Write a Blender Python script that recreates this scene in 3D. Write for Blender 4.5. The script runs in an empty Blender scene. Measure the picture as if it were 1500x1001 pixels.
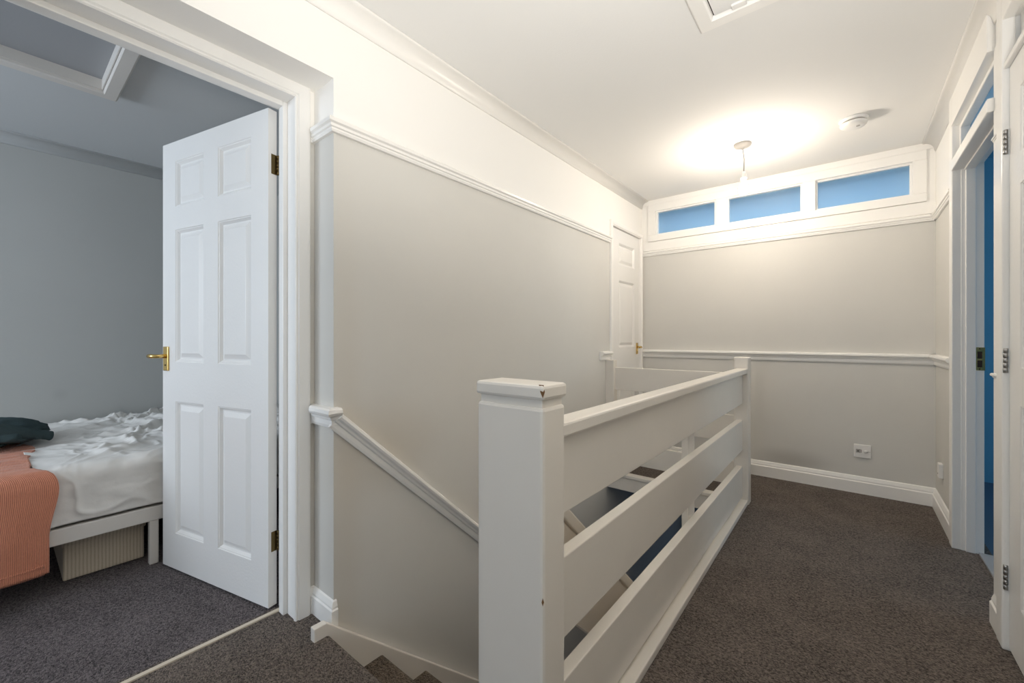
import bpy, bmesh, math, random
from mathutils import Vector, Matrix, noise
random.seed(7)
scene = bpy.context.scene
COL = scene.collection
V = Vector

# ------------------------------------------------------------------ materials
def new_mat(name):
    m = bpy.data.materials.new(name); m.use_nodes = True
    nt = m.node_tree
    return m, nt, nt.nodes['Principled BSDF']

def paint(name, col, rough=0.5, spec=0.4, bump=0.0, bscale=60.0, var=0.0):
    m, nt, b = new_mat(name)
    b.inputs['Roughness'].default_value = rough
    b.inputs['Specular IOR Level'].default_value = spec
    b.inputs['Base Color'].default_value = (*col, 1)
    if var or bump:
        tc = nt.nodes.new('ShaderNodeTexCoord')
    if var:
        n = nt.nodes.new('ShaderNodeTexNoise'); n.inputs['Scale'].default_value = 3.0
        n.inputs['Detail'].default_value = 4
        nt.links.new(tc.outputs['Object'], n.inputs['Vector'])
        r = nt.nodes.new('ShaderNodeValToRGB')
        r.color_ramp.elements[0].position = .3; r.color_ramp.elements[1].position = .7
        r.color_ramp.elements[0].color = (*[c * (1 - var) for c in col], 1)
        r.color_ramp.elements[1].color = (*[min(1, c * (1 + var * .5)) for c in col], 1)
        nt.links.new(n.outputs['Fac'], r.inputs['Fac'])
        nt.links.new(r.outputs['Color'], b.inputs['Base Color'])
    if bump:
        n2 = nt.nodes.new('ShaderNodeTexNoise'); n2.inputs['Scale'].default_value = bscale
        n2.inputs['Detail'].default_value = 3
        nt.links.new(tc.outputs['Object'], n2.inputs['Vector'])
        bp = nt.nodes.new('ShaderNodeBump'); bp.inputs['Strength'].default_value = bump
        bp.inputs['Distance'].default_value = .004
        nt.links.new(n2.outputs['Fac'], bp.inputs['Height'])
        nt.links.new(bp.outputs['Normal'], b.inputs['Normal'])
    return m

def two_tone(name, low, high, zsplit, marks_tints=()):
    """Wall paint: one colour below the picture rail, another above it, plus soft marks and tints."""
    m, nt, b = new_mat(name)
    b.inputs['Roughness'].default_value = .62
    b.inputs['Specular IOR Level'].default_value = .25
    g = nt.nodes.new('ShaderNodeNewGeometry')
    s = nt.nodes.new('ShaderNodeSeparateXYZ')
    nt.links.new(g.outputs['Position'], s.inputs[0])
    gt = nt.nodes.new('ShaderNodeMath'); gt.operation = 'GREATER_THAN'; gt.inputs[1].default_value = zsplit
    nt.links.new(s.outputs['Z'], gt.inputs[0])
    n = nt.nodes.new('ShaderNodeTexNoise'); n.inputs['Scale'].default_value = 1.6; n.inputs['Detail'].default_value = 5
    nt.links.new(g.outputs['Position'], n.inputs['Vector'])
    r = nt.nodes.new('ShaderNodeValToRGB')
    r.color_ramp.elements[0].position = .3; r.color_ramp.elements[1].position = .65
    r.color_ramp.elements[0].color = (*[c * .95 for c in low], 1)
    r.color_ramp.elements[1].color = (*low, 1)
    nt.links.new(n.outputs['Fac'], r.inputs['Fac'])
    colour = r.outputs['Color']
    for (px, py, pz, rad, sx, amt, dcol) in marks_tints:
        sub = nt.nodes.new('ShaderNodeVectorMath'); sub.operation = 'SUBTRACT'
        sub.inputs[1].default_value = (px, py, pz)
        nt.links.new(g.outputs['Position'], sub.inputs[0])
        sc = nt.nodes.new('ShaderNodeVectorMath'); sc.operation = 'MULTIPLY'
        sc.inputs[1].default_value = sx
        nt.links.new(sub.outputs[0], sc.inputs[0])
        ln = nt.nodes.new('ShaderNodeVectorMath'); ln.operation = 'LENGTH'
        nt.links.new(sc.outputs[0], ln.inputs[0])
        mr = nt.nodes.new('ShaderNodeMapRange'); mr.interpolation_type = 'SMOOTHSTEP'
        mr.inputs['From Min'].default_value = 0; mr.inputs['From Max'].default_value = rad
        mr.inputs['To Min'].default_value = amt; mr.inputs['To Max'].default_value = 0
        nt.links.new(ln.outputs['Value'], mr.inputs['Value'])
        mx = nt.nodes.new('ShaderNodeMix'); mx.data_type = 'RGBA'
        mx.inputs[7].default_value = (*dcol, 1)
        nt.links.new(mr.outputs[0], mx.inputs[0]); nt.links.new(colour, mx.inputs[6])
        colour = mx.outputs[2]
    mix = nt.nodes.new('ShaderNodeMix'); mix.data_type = 'RGBA'
    nt.links.new(gt.outputs[0], mix.inputs[0]); nt.links.new(colour, mix.inputs[6])
    mix.inputs[7].default_value = (*high, 1)
    nt.links.new(mix.outputs[2], b.inputs['Base Color'])
    return m

def carpet(name, dark, light):
    m, nt, b = new_mat(name)
    b.inputs['Roughness'].default_value = .95; b.inputs['Specular IOR Level'].default_value = .05
    b.inputs['Sheen Weight'].default_value = .08
    g = nt.nodes.new('ShaderNodeNewGeometry')
    mp = nt.nodes.new('ShaderNodeMapping'); mp.inputs['Rotation'].default_value = (0, 0, .5); mp.inputs['Scale'].default_value = (1, 1.6, 1)
    nt.links.new(g.outputs['Position'], mp.inputs['Vector'])
    vo = nt.nodes.new('ShaderNodeTexVoronoi'); vo.inputs['Scale'].default_value = 190
    nt.links.new(mp.outputs[0], vo.inputs['Vector'])
    n = nt.nodes.new('ShaderNodeTexNoise'); n.inputs['Scale'].default_value = 105; n.inputs['Detail'].default_value = 6; n.inputs['Roughness'].default_value = .8
    nt.links.new(g.outputs['Position'], n.inputs['Vector'])
    n3 = nt.nodes.new('ShaderNodeTexNoise'); n3.inputs['Scale'].default_value = 5; n3.inputs['Detail'].default_value = 3
    nt.links.new(g.outputs['Position'], n3.inputs['Vector'])
    ad0 = nt.nodes.new('ShaderNodeMath'); ad0.operation = 'MULTIPLY_ADD'; ad0.inputs[1].default_value = .22
    nt.links.new(n3.outputs['Fac'], ad0.inputs[0]); nt.links.new(n.outputs['Fac'], ad0.inputs[2])
    sx = nt.nodes.new('ShaderNodeSeparateColor'); nt.links.new(vo.outputs['Color'], sx.inputs[0])
    ad = nt.nodes.new('ShaderNodeMath'); ad.operation = 'MULTIPLY_ADD'; ad.inputs[1].default_value = .34
    nt.links.new(sx.outputs[0], ad.inputs[0]); nt.links.new(ad0.outputs[0], ad.inputs[2])
    r = nt.nodes.new('ShaderNodeValToRGB')
    r.color_ramp.elements[0].position = .53; r.color_ramp.elements[1].position = 1.0
    r.color_ramp.elements[0].color = (*dark, 1); r.color_ramp.elements[1].color = (*light, 1)
    nt.links.new(ad.outputs[0], r.inputs['Fac'])
    nt.links.new(r.outputs['Color'], b.inputs['Base Color'])
    sm = nt.nodes.new('ShaderNodeMath'); sm.operation = 'SUBTRACT'
    nt.links.new(n.outputs['Fac'], sm.inputs[0]); nt.links.new(vo.outputs['Distance'], sm.inputs[1])
    bp = nt.nodes.new('ShaderNodeBump'); bp.inputs['Strength'].default_value = .7; bp.inputs['Distance'].default_value = .006
    nt.links.new(sm.outputs[0], bp.inputs['Height']); nt.links.new(bp.outputs['Normal'], b.inputs['Normal'])
    return m

def metal(name, col, rough=.25):
    m, nt, b = new_mat(name)
    b.inputs['Base Color'].default_value = (*col, 1); b.inputs['Metallic'].default_value = 1
    b.inputs['Roughness'].default_value = rough
    tc = nt.nodes.new('ShaderNodeTexCoord'); n = nt.nodes.new('ShaderNodeTexNoise'); n.inputs['Scale'].default_value = 40
    nt.links.new(tc.outputs['Object'], n.inputs['Vector'])
    mr = nt.nodes.new('ShaderNodeMapRange'); mr.inputs['To Min'].default_value = rough * .8; mr.inputs['To Max'].default_value = rough * 1.3
    nt.links.new(n.outputs['Fac'], mr.inputs['Value']); nt.links.new(mr.outputs[0], b.inputs['Roughness'])
    return m

def stripes(name, c0, c1, scale, axis='Y', rough=.9, bump=.4):
    """Woven fabric with fine ribs running across one object axis."""
    m, nt, b = new_mat(name)
    b.inputs['Roughness'].default_value = rough; b.inputs['Specular IOR Level'].default_value = .1
    b.inputs['Sheen Weight'].default_value = .25
    g = nt.nodes.new('ShaderNodeTexCoord')
    w = nt.nodes.new('ShaderNodeTexWave'); w.bands_direction = axis; w.inputs['Scale'].default_value = scale
    w.inputs['Distortion'].default_value = .6; w.inputs['Detail'].default_value = 1
    nt.links.new(g.outputs['UV'] if axis == 'X' else g.outputs['Object'], w.inputs['Vector'])
    n = nt.nodes.new('ShaderNodeTexNoise'); n.inputs['Scale'].default_value = 150
    nt.links.new(g.outputs['Object'], n.inputs['Vector'])
    ad = nt.nodes.new('ShaderNodeMath'); ad.operation = 'MULTIPLY_ADD'; ad.inputs[1].default_value = .5
    nt.links.new(n.outputs['Fac'], ad.inputs[0]); nt.links.new(w.outputs['Fac'], ad.inputs[2])
    r = nt.nodes.new('ShaderNodeValToRGB'); r.color_ramp.elements[0].position = .1; r.color_ramp.elements[1].position = 1
    r.color_ramp.elements[0].color = (*c0, 1); r.color_ramp.elements[1].color = (*c1, 1)
    nt.links.new(ad.outputs[0], r.inputs['Fac']); nt.links.new(r.outputs['Color'], b.inputs['Base Color'])
    bp = nt.nodes.new('ShaderNodeBump'); bp.inputs['Strength'].default_value = bump; bp.inputs['Distance'].default_value = .004
    nt.links.new(w.outputs['Fac'], bp.inputs['Height']); nt.links.new(bp.outputs['Normal'], b.inputs['Normal'])
    return m

def frosted(name, col):
    m, nt, b = new_mat(name)
    out = nt.nodes['Material Output']
    tr = nt.nodes.new('ShaderNodeBsdfTranslucent'); tr.inputs['Color'].default_value = (*col, 1)
    gl = nt.nodes.new('ShaderNodeBsdfGlossy'); gl.inputs['Roughness'].default_value = .12
    rf = nt.nodes.new('ShaderNodeBsdfTransparent'); rf.inputs['Color'].default_value = (*[min(1, c * 1.0) for c in col], 1)
    n = nt.nodes.new('ShaderNodeTexNoise'); n.inputs['Scale'].default_value = 30
    tc = nt.nodes.new('ShaderNodeTexCoord'); nt.links.new(tc.outputs['Object'], n.inputs['Vector'])
    bp = nt.nodes.new('ShaderNodeBump'); bp.inputs['Strength'].default_value = .25; bp.inputs['Distance'].default_value = .01
    nt.links.new(n.outputs['Fac'], bp.inputs['Height']); nt.links.new(bp.outputs['Normal'], gl.inputs['Normal'])
    a = nt.nodes.new('ShaderNodeMixShader'); a.inputs[0].default_value = .35
    nt.links.new(tr.outputs[0], a.inputs[1]); nt.links.new(rf.outputs[0], a.inputs[2])
    c = nt.nodes.new('ShaderNodeMixShader'); c.inputs[0].default_value = .05
    nt.links.new(a.outputs[0], c.inputs[1]); nt.links.new(gl.outputs[0], c.inputs[2])
    nt.links.new(c.outputs[0], out.inputs['Surface'])
    return m

def emitter(name, col, strength):
    m, nt, b = new_mat(name)
    b.inputs['Base Color'].default_value = (.9, .9, .88, 1)
    b.inputs['Emission Color'].default_value = (*col, 1); b.inputs['Emission Strength'].default_value = strength
    return m

GREY = (.68, .667, .632); WHITE = (.88, .865, .835)
M_WALL = two_tone('landing_wall_paint', GREY, WHITE, 1.842, marks_tints=(
    (-.33, 3.74, .15, .26, (.75, 1, 2.2), .45, (.30, .28, .25)),
    (-1.48, 1.0, .62, .40, (1, 1, 1.4), .30, (.47, .38, .26)),  # broad warm brown tint low on the stair wall
    (-1.48, .83, .5, .9, (1, 8, .6), .18, (.50, .40, .27)),  # tall narrow brown tint at the near corner of that wall
))
M_BED_WALL = two_tone('bedroom_wall_paint', (.47, .475, .46), (.47, .475, .46), 9, marks_tints=(
    (-3.99, .266, .70, .055, (1, 1, 1), .35, (.36, .35, .34)),))
M_WHITE = paint('white_gloss_paint', WHITE, .3, .5, .12, 25)
M_BAL = paint('cream_white_gloss_paint', (.80, .752, .685), .32, .5, .12, 18, .03)
M_DOOR = paint('white_satin_door_paint', (.83, .82, .80), .33, .5, .15, 90)
M_CEIL = paint('white_ceiling_paint', (.82, .815, .80), .8, .2, .1, 120)
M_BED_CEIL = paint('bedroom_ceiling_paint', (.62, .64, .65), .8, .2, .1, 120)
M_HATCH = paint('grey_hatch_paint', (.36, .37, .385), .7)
M_CARPET = carpet('charcoal_loop_carpet', (.018, .0145, .0125), (.245, .20, .17))
M_CARPET_STAIR = carpet('warm_lit_stair_carpet', (.018, .0135, .0105), (.23, .18, .138))  # same carpet as the landing, warm light on the stairs put into its colour
M_CARPET_BED = carpet('purple_grey_loop_carpet', (.020, .017, .0175), (.215, .183, .186))
M_BRASS = metal('polished_brass', (.78, .55, .20), .22)
M_OLDBRASS = metal('aged_brass', (.17, .12, .05), .4)
M_STEEL = metal('worn_steel', (.42, .41, .40), .35)
M_DARK = paint('dark_recess', (.03, .02, .015), .8)
M_CHIP = paint('bare_wood', (.16, .08, .03), .8)
M_PLASTIC = paint('white_plastic', (.80, .79, .77), .35, .5)
M_ROSE = paint('off_white_plastic', (.42, .40, .375), .4, .5)
M_VENT = paint('grey_vent_slots', (.20, .17, .14), .7)
M_BLUE = paint('blue_room_paint', (.16, .42, .58), .7, .3, .05, 60, .06)
M_PALEBLUE = paint('pale_blue_room_paint', (.42, .60, .72), .7, .3, .05, 60, .06)
M_HALL = paint('hall_wall_paint', (.40, .43, .46), .7)
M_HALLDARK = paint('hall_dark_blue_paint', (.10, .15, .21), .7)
M_GLASS = frosted('frosted_glass', (.74, .86, .94))
M_BULB = emitter('warm_bulb_glow', (1.0, .88, .74), 220)
M_SHEET = paint('white_cotton_sheet', (.76, .74, .71), .9, .1, .25, 45)
M_MATT = paint('cream_fitted_sheet', (.70, .65, .58), .9, .1, .2, 35)
M_BEDFRAME = paint('white_bed_frame_paint', (.72, .69, .65), .45)
M_CORAL = stripes('coral_ribbed_knit', (.38, .13, .075), (.74, .31, .20), 42, 'X')
M_HOODIE = paint('dark_green_fleece', (.055, .080, .085), .95, .05, .5, 160, .25)
M_BOX = stripes('beige_striped_fabric', (.42, .36, .27), (.58, .51, .41), 26, 'Y', .9, .2)
M_CREAMWOOD = paint('cream_threshold_paint', (.66, .58, .47), .5)

# ------------------------------------------------------------------ mesh helpers
def box(bm, x0, x1, y0, y1, z0, z1, bev=0.0, seg=2):
    vs = [bm.verts.new((x, y, z)) for x in (x0, x1) for y in (y0, y1) for z in (z0, z1)]
    q = [(0, 1, 3, 2), (4, 6, 7, 5), (0, 4, 5, 1), (2, 3, 7, 6), (0, 2, 6, 4), (1, 5, 7, 3)]
    fs = [bm.faces.new([vs[i] for i in f]) for f in q]
    if bev:
        es = list({e for f in fs for e in f.edges})
        bmesh.ops.bevel(bm, geom=es, offset=bev, segments=seg, profile=.5, affect='EDGES')
    return bm

def prism(bm, pts, axis, a, b, bev=0.0):
    """Extrude a 2-D polygon along an axis. axis 'x': pts are (y,z); 'y': (x,z); 'z': (x,y)."""
    def mk(u, v, w):
        return {'x': (w, u, v), 'y': (u, w, v), 'z': (u, v, w)}[axis]
    A = [bm.verts.new(mk(u, v, a)) for u, v in pts]; B = [bm.verts.new(mk(u, v, b)) for u, v in pts]
    n = len(pts); fs = [bm.faces.new(A), bm.faces.new(list(reversed(B)))]
    for i in range(n):
        fs.append(bm.faces.new((A[i], B[i], B[(i + 1) % n], A[(i + 1) % n])))
    if bev:
        es = list({e for f in fs for e in f.edges})
        bmesh.ops.bevel(bm, geom=es, offset=bev, segments=2, profile=.5, affect='EDGES')
    return bm

def sweep(bm, path, n, prof, flip=False):
    """Mitred moulding: profile (side, out) carried along a planar path; side = n x t (or reversed), out = n."""
    n = V(n).normalized(); P = [V(p) for p in path]; rings = []
    ts = [(P[i + 1] - P[i]).normalized() for i in range(len(P) - 1)]
    sg = -1 if flip else 1
    for i, p in enumerate(P):
        if i == 0: s = n.cross(ts[0]) * sg
        elif i == len(P) - 1: s = n.cross(ts[-1]) * sg
        else:
            s1 = n.cross(ts[i - 1]) * sg; s2 = n.cross(ts[i]) * sg
            s = (s1 + s2) / (1 + s1.dot(s2))
        rings.append([bm.verts.new(p + s * a + n * b) for a, b in prof])
    k = len(prof)
    for i in range(len(rings) - 1):
        for j in range(k):
            bm.faces.new((rings[i][j], rings[i][(j + 1) % k], rings[i + 1][(j + 1) % k], rings[i + 1][j]))
    bm.faces.new(rings[0]); bm.faces.new(list(reversed(rings[-1])))
    return bm

def lathe(bm, prof, seg=32, mat=None):
    """prof: (radius, height) pairs about local z."""
    mat = mat or Matrix(); rings = []
    for r, z in prof:
        if r < 1e-6: rings.append([bm.verts.new(mat @ V((0, 0, z)))])
        else: rings.append([bm.verts.new(mat @ V((r * math.cos(2 * math.pi * i / seg), r * math.sin(2 * math.pi * i / seg), z))) for i in range(seg)])
    for a, b in zip(rings, rings[1:]):
        for i in range(seg):
            j = (i + 1) % seg
            q = [a[i % len(a)], a[j % len(a)], b[j % len(b)], b[i % len(b)]]
            q = list(dict.fromkeys(q))
            if len(q) > 2: bm.faces.new(q)
    for ring in (rings[0], rings[-1]):
        if len(ring) > 2: bm.faces.new(ring)
    return bm

def tube(bm, pts, rad, seg=12):
    P = [V(p) for p in pts]; rings = []
    up = V((0.31, .2, .93)).normalized()
    for i, p in enumerate(P):
        t = (P[min(i + 1, len(P) - 1)] - P[max(i - 1, 0)]).normalized()
        u = t.cross(up)
        if u.length < 1e-3: u = t.cross(V((1, 0, 0)))
        u.normalize(); w = t.cross(u)
        r = rad[i] if isinstance(rad, (list, tuple)) else rad
        rings.append([bm.verts.new(p + (u * math.cos(2 * math.pi * k / seg) + w * math.sin(2 * math.pi * k / seg)) * r) for k in range(seg)])
    for a, b in zip(rings, rings[1:]):
        for k in range(seg): bm.faces.new((a[k], a[(k + 1) % seg], b[(k + 1) % seg], b[k]))
    bm.faces.new(rings[0]); bm.faces.new(list(reversed(rings[-1])))
    return bm

def B(): return bmesh.new()

def obj(name, bm, mat, parent=None, smooth=False, loc=None):
    bmesh.ops.recalc_face_normals(bm, faces=bm.faces[:])
    me = bpy.data.meshes.new(name); bm.to_mesh(me); bm.free()
    if smooth:
        for p in me.polygons: p.use_smooth = True
    me.materials.append(mat)
    o = bpy.data.objects.new(name, me); COL.objects.link(o)
    if parent is not None: o.parent = parent
    if loc is not None: o.location = loc
    return o

def tag(o, label, cat, group=None, kind=None):
    o['label'] = label; o['category'] = cat
    if group: o['group'] = group
    if kind: o['kind'] = kind
    return o

def thing(name, label, cat, loc=(0, 0, 0), rz=0.0, group=None, kind=None):
    o = bpy.data.objects.new(name, None); COL.objects.link(o)
    o.empty_display_size = .1; o.location = loc; o.rotation_euler = (0, 0, rz)
    return tag(o, label, cat, group, kind)

def struct(name, bm, mat, label, cat, smooth=False):
    return tag(obj(name, bm, mat, None, smooth), label, cat, None, 'structure')

# ------------------------------------------------------------------ camera
F_PX, HORIZON, CAM_H = 611.0, 496.0, 1.065
YAW = math.atan((1243.0 - 750.0) / F_PX)
cd = bpy.data.cameras.new('camera'); cam = bpy.data.objects.new('camera', cd); COL.objects.link(cam)
cam.location = (0, 0, CAM_H); cam.rotation_euler = (math.pi / 2, 0, YAW)
cd.sensor_width = 36; cd.lens = 36 * F_PX / 1500
cd.shift_y = -(500.5 - HORIZON) / 1500
cd.clip_start = .01
scene.camera = cam

# ------------------------------------------------------------------ shell
ZC = 2.315                                   # ceiling
XL, YF, XR = -1.48, 3.74, .43                # left wall, far wall, right wall faces
YTOP = .757                                  # top nosing of the stairs

bm = B()
box(bm, -.56, .55, -2.6, 3.86, -.09, 0)
box(bm, -1.765, -.56, -2.6, .72, -.09, 0)
box(bm, -1.75, -.56, 3.04, 3.86, -.09, 0)
box(bm, -1.765, XL, .72, .80, -.09, 0)
struct('floor', bm, M_CARPET, 'charcoal brown loop carpet covering the landing around the stairwell', 'floor')
bm = B(); box(bm, -4.1, -1.765, -2.6, 1.6, -.09, -.002)
struct('floor_bedroom', bm, M_CARPET_BED, 'purple grey loop carpet in the bedroom beyond the open door', 'floor')
bm = B(); box(bm, .551, 3.2, .3, 4.75, -.09, -.003)
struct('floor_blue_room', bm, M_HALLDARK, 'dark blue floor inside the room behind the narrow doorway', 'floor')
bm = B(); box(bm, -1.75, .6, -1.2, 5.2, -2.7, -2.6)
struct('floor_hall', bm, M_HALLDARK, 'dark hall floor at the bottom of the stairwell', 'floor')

bm = B(); box(bm, -1.69, .55, -2.6, 3.86, ZC, 2.42)
struct('ceiling', bm, M_CEIL, 'white landing ceiling with the bare bulb and loft hatch', 'ceiling')
HX0, HX1, HY0, HY1 = -2.875, -2.28, -.3, .335
bm = B()
box(bm, -4.1, HX0, -2.6, 1.6, ZC, 2.42); box(bm, HX1, -1.69, -2.6, 1.6, ZC, 2.42)
box(bm, HX0, HX1, -2.6, HY0, ZC, 2.42); box(bm, HX0, HX1, HY1, 1.6, ZC, 2.42)
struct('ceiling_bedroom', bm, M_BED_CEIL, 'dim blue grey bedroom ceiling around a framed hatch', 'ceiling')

D1Y0, D1Y1 = -.09, .745                      # bedroom door opening in the wall
D3Y0, D3Y1 = 3.11, 3.69                      # closed far-left door
bm = B()
box(bm, -1.75, XL, .785, D3Y0, -2.7, 2.4)
box(bm, -1.75, XL, D3Y0, D3Y1, 1.985, 2.4)
box(bm, -1.75, XL, D3Y1, 3.86, -2.7, 2.4)
box(bm, -1.75, XL, D3Y0, D3Y1, -2.7, -.09)
box(bm, -1.75, XL, 3.86, 5.2, -2.7, -.09)
box(bm, -1.75, -1.63, D1Y1, .785, 0, 2.4)
box(bm, -1.75, -1.63, -.30, D1Y1, 2.02, 2.4)
box(bm, -1.63, XL, -.30, .785, 2.027, 2.4)
box(bm, -1.75, -1.63, -.30, D1Y0, 0, 2.02)
box(bm, -1.75, XL, -2.6, -.30, 0, 2.4)
struct('wall_left', bm, M_WALL, 'long grey wall beside the stairs, white above its picture rail', 'wall')

WX0, WX1, WZ0, WZ1 = -1.345, .32, 1.995, 2.205
bm = B()
box(bm, XL, .55, YF, 3.86, -2.7, WZ0); box(bm, XL, .55, YF, 3.86, WZ1, 2.4)
box(bm, XL, WX0, YF, 3.86, WZ0, WZ1); box(bm, WX1, .55, YF, 3.86, WZ0, WZ1)
# the storey below is open under the far landing
bm.free(); bm = B()
box(bm, XL, .55, YF, 3.86, -.09, WZ0); box(bm, XL, .55, YF, 3.86, WZ1, 2.4)
box(bm, XL, WX0, YF, 3.86, WZ0, WZ1); box(bm, WX1, .55, YF, 3.86, WZ0, WZ1)
struct('wall_far', bm, M_WALL, 'grey end wall with a dado rail and high strip window', 'wall')

D2Y0, D2Y1 = 2.35, 3.06                      # narrow doorway on the right
D4Y0, D4Y1 = 1.38, 2.18                      # cupboard door on the right
bm = B()
box(bm, XR, .518, D2Y1, 3.86, 0, 2.4)
box(bm, XR, .518, D2Y0, D2Y1, 2.15, 2.4)
box(bm, XR, .518, D4Y1, D2Y0, 0, 2.4)
box(bm, XR, .518, D4Y0, D4Y1, 2.16, 2.4)
box(bm, XR, .518, -2.6, D4Y0, 0, 2.4)
struct('wall_right', bm, M_WALL, 'right wall of the landing holding the doorway and cupboard door', 'wall')

# wall behind the camera with the window that lets the daylight in
bm = B()
BX0, BX1, BZ0, BZ1 = -1.1, -.15, .85, 2.05
box(bm, XL, XR, -2.6, -2.48, 0, BZ0); box(bm, XL, XR, -2.6, -2.48, BZ1, 2.4)
box(bm, XL, BX0, -2.6, -2.48, BZ0, BZ1); box(bm, BX1, XR, -2.6, -2.48, BZ0, BZ1)
struct('wall_back', bm, M_WALL, 'landing wall with the daylight window behind the viewpoint', 'wall')

# bedroom shell
XB = -3.99
bm = B(); box(bm, -4.1, XB, -2.6, 1.6, 0, 2.4)
struct('wall_bedroom_back', bm, M_BED_WALL, 'plain grey bedroom wall behind the bed', 'wall')
bm = B(); box(bm, XB, -1.75, 1.55, 1.66, 0, 2.4)
struct('wall_bedroom_end', bm, M_BED_WALL, 'grey bedroom end wall hidden behind the open door', 'wall')
bm = B()
box(bm, XB, -1.75, -2.6, -2.48, 0, .9); box(bm, XB, -1.75, -2.6, -2.48, 2.1, 2.4)
box(bm, XB, -3.5, -2.6, -2.48, .9, 2.1); box(bm, -2.1, -1.75, -2.6, -2.48, .9, 2.1)
struct('wall_bedroom_window', bm, M_BED_WALL, 'grey bedroom wall with the window opening', 'wall')

# blue room beyond the doorway and the strip window
bm = B()
box(bm, .55, 3.2, 4.62, 4.75, -.09, 2.4)
box(bm, 3.08, 3.2, .3, 4.62, -.09, 2.4)
box(bm, .55, 3.2, .2, .3, -.09, 2.4)
struct('wall_blue_room', bm, M_BLUE, 'bright blue wall glimpsed through the narrow doorway', 'wall')
bm = B(); box(bm, -1.75, .55, 4.62, 4.75, -.09, 2.4); box(bm, -1.75, -1.62, 3.86, 4.62, -.09, 2.4); box(bm, .55, .62, 3.86, 4.62, -.09, 2.4)
struct('wall_behind_window', bm, M_PALEBLUE, 'pale blue wall blurred behind the frosted strip window', 'wall')
bm = B(); box(bm, .50, 3.2, .2, 4.75, 2.4, 2.5); box(bm, -1.75, .55, 3.86, 4.75, 2.4, 2.5)
struct('ceiling_blue_room', bm, M_BLUE, 'ceiling of the blue room behind the strip window', 'ceiling')
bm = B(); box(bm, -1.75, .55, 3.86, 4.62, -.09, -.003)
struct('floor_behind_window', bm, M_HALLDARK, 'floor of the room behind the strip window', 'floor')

# hall below
bm = B()
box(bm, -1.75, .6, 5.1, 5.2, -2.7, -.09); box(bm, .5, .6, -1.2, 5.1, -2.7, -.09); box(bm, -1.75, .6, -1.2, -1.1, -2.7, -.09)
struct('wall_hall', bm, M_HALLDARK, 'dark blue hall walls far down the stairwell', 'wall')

# ------------------------------------------------------------------ mouldings
PIC = [(0, 0), (.012, 0), (.016, .007), (.016, .013), (.021, .016), (.021, .026), (.029, .031), (.031, .042), (.024, .049), (0, .052)]
DADO = [(0, 0), (.009, 0), (.013, .010), (.013, .026), (.02, .03), (.022, .038), (.032, .044), (.036, .052), (.034, .062), (.026, .067), (0, .067)]
SKIRT = [(0, 0), (.018, 0), (.018, .078), (.013, .084), (.013, .092), (.006, .112), (0, .117)]
CORN = [(0, 0), (.005, 0), (.006, .006)] + [(.008 + .05 * (1 - math.cos(a)), .008 + .05 * math.sin(a)) for a in [i * math.pi / 16 for i in range(9)]] + [(.062, .060), (.064, .066), (0, .066)]
ARCH = [(0, 0), (0, .010), (.004, .014), (.010, .012), (.014, .017), (.046, .018), (.054, .016), (.058, .010), (.058, 0)]

def plan(bm, pts, z, prof, flip=True, sc=1.0):
    return sweep(bm, [(x, y, z) for x, y in pts], (0, 0, 1), [(a * sc, b * sc) for a, b in prof], flip)

NIB = [(-1.63, .766), (-1.63, .785), (XL, .785)]
bm = B(); plan(bm, NIB + [(XL, D3Y0 - .045)], 1.825, PIC)
struct('trim_1', bm, M_WHITE, 'moulded white picture rail along the long stair wall', 'picture rail')
bm = B(); plan(bm, [(XL, YF), (XR, YF)], 1.812, PIC, sc=.8)
struct('trim_2', bm, M_WHITE, 'white picture rail under the strip window', 'picture rail')
bm = B(); plan(bm, [(XR, YF), (XR, 3.125)], 1.812, PIC, sc=.8)
struct('trim_3', bm, M_WHITE, 'short white picture rail between end wall and doorway', 'picture rail')
bm = B(); plan(bm, [(XL, YF), (XR, YF)], .897, DADO)
struct('trim_4', bm, M_WHITE, 'white dado rail across the grey end wall', 'dado rail')
bm = B(); plan(bm, [(XR, YF), (XR, 3.125)], .897, DADO)
struct('trim_5', bm, M_WHITE, 'short white dado rail beside the narrow doorway', 'dado rail')
bm = B(); plan(bm, [(XL, 2.90), (XL, D3Y0 - .045)], .897, DADO)
struct('trim_6', bm, M_WHITE, 'stub of dado rail above the half post near the closed door', 'dado rail')
bm = B(); plan(bm, [(-1.63, .766), (-1.63, .785), (XL, .785), (XL, .80)], .735, DADO, sc=1.12)
struct('trim_7', bm, M_WHITE, 'short level dado rail on the wall return beside the bedroom doorway', 'dado rail')
# sloping dado following the stairs
PITCH = math.atan(.91)
cs, sn = math.cos(PITCH), math.sin(PITCH)
bm = B()
sweep(bm, [(XL, .763, .742), (XL, .763 + 3.3 * cs, .742 - 3.3 * sn)], (1, 0, 0), [(b * .92, a * 1.05) for a, b in DADO], False)
struct('trim_8', bm, M_WHITE, 'cream dado rail sloping down the stair wall', 'dado rail')
bm = B(); plan(bm, [(XL, -2.6), (XL, YF)], ZC - .066, CORN)
struct('trim_9', bm, M_WHITE, 'white coved cornice above the long stair wall', 'cornice', True)
bm = B(); plan(bm, [(XR, YF), (XR, -2.5)], ZC - .066, CORN)
struct('trim_10', bm, M_WHITE, 'white coved cornice above the doors on the right wall', 'cornice', True)
bm = B(); plan(bm, [(XB, -2.5), (XB, 1.55)], ZC - .066, CORN)
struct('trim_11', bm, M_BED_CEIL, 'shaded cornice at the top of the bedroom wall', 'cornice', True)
bm = B(); plan(bm, [(XL, YF), (XR, YF)], 0, SKIRT)
struct('baseboard_far', bm, M_WHITE, 'white moulded skirting along the grey end wall', 'skirting board')
bm = B(); plan(bm, [(XR, YF), (XR, 3.125)], 0, SKIRT)
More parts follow.
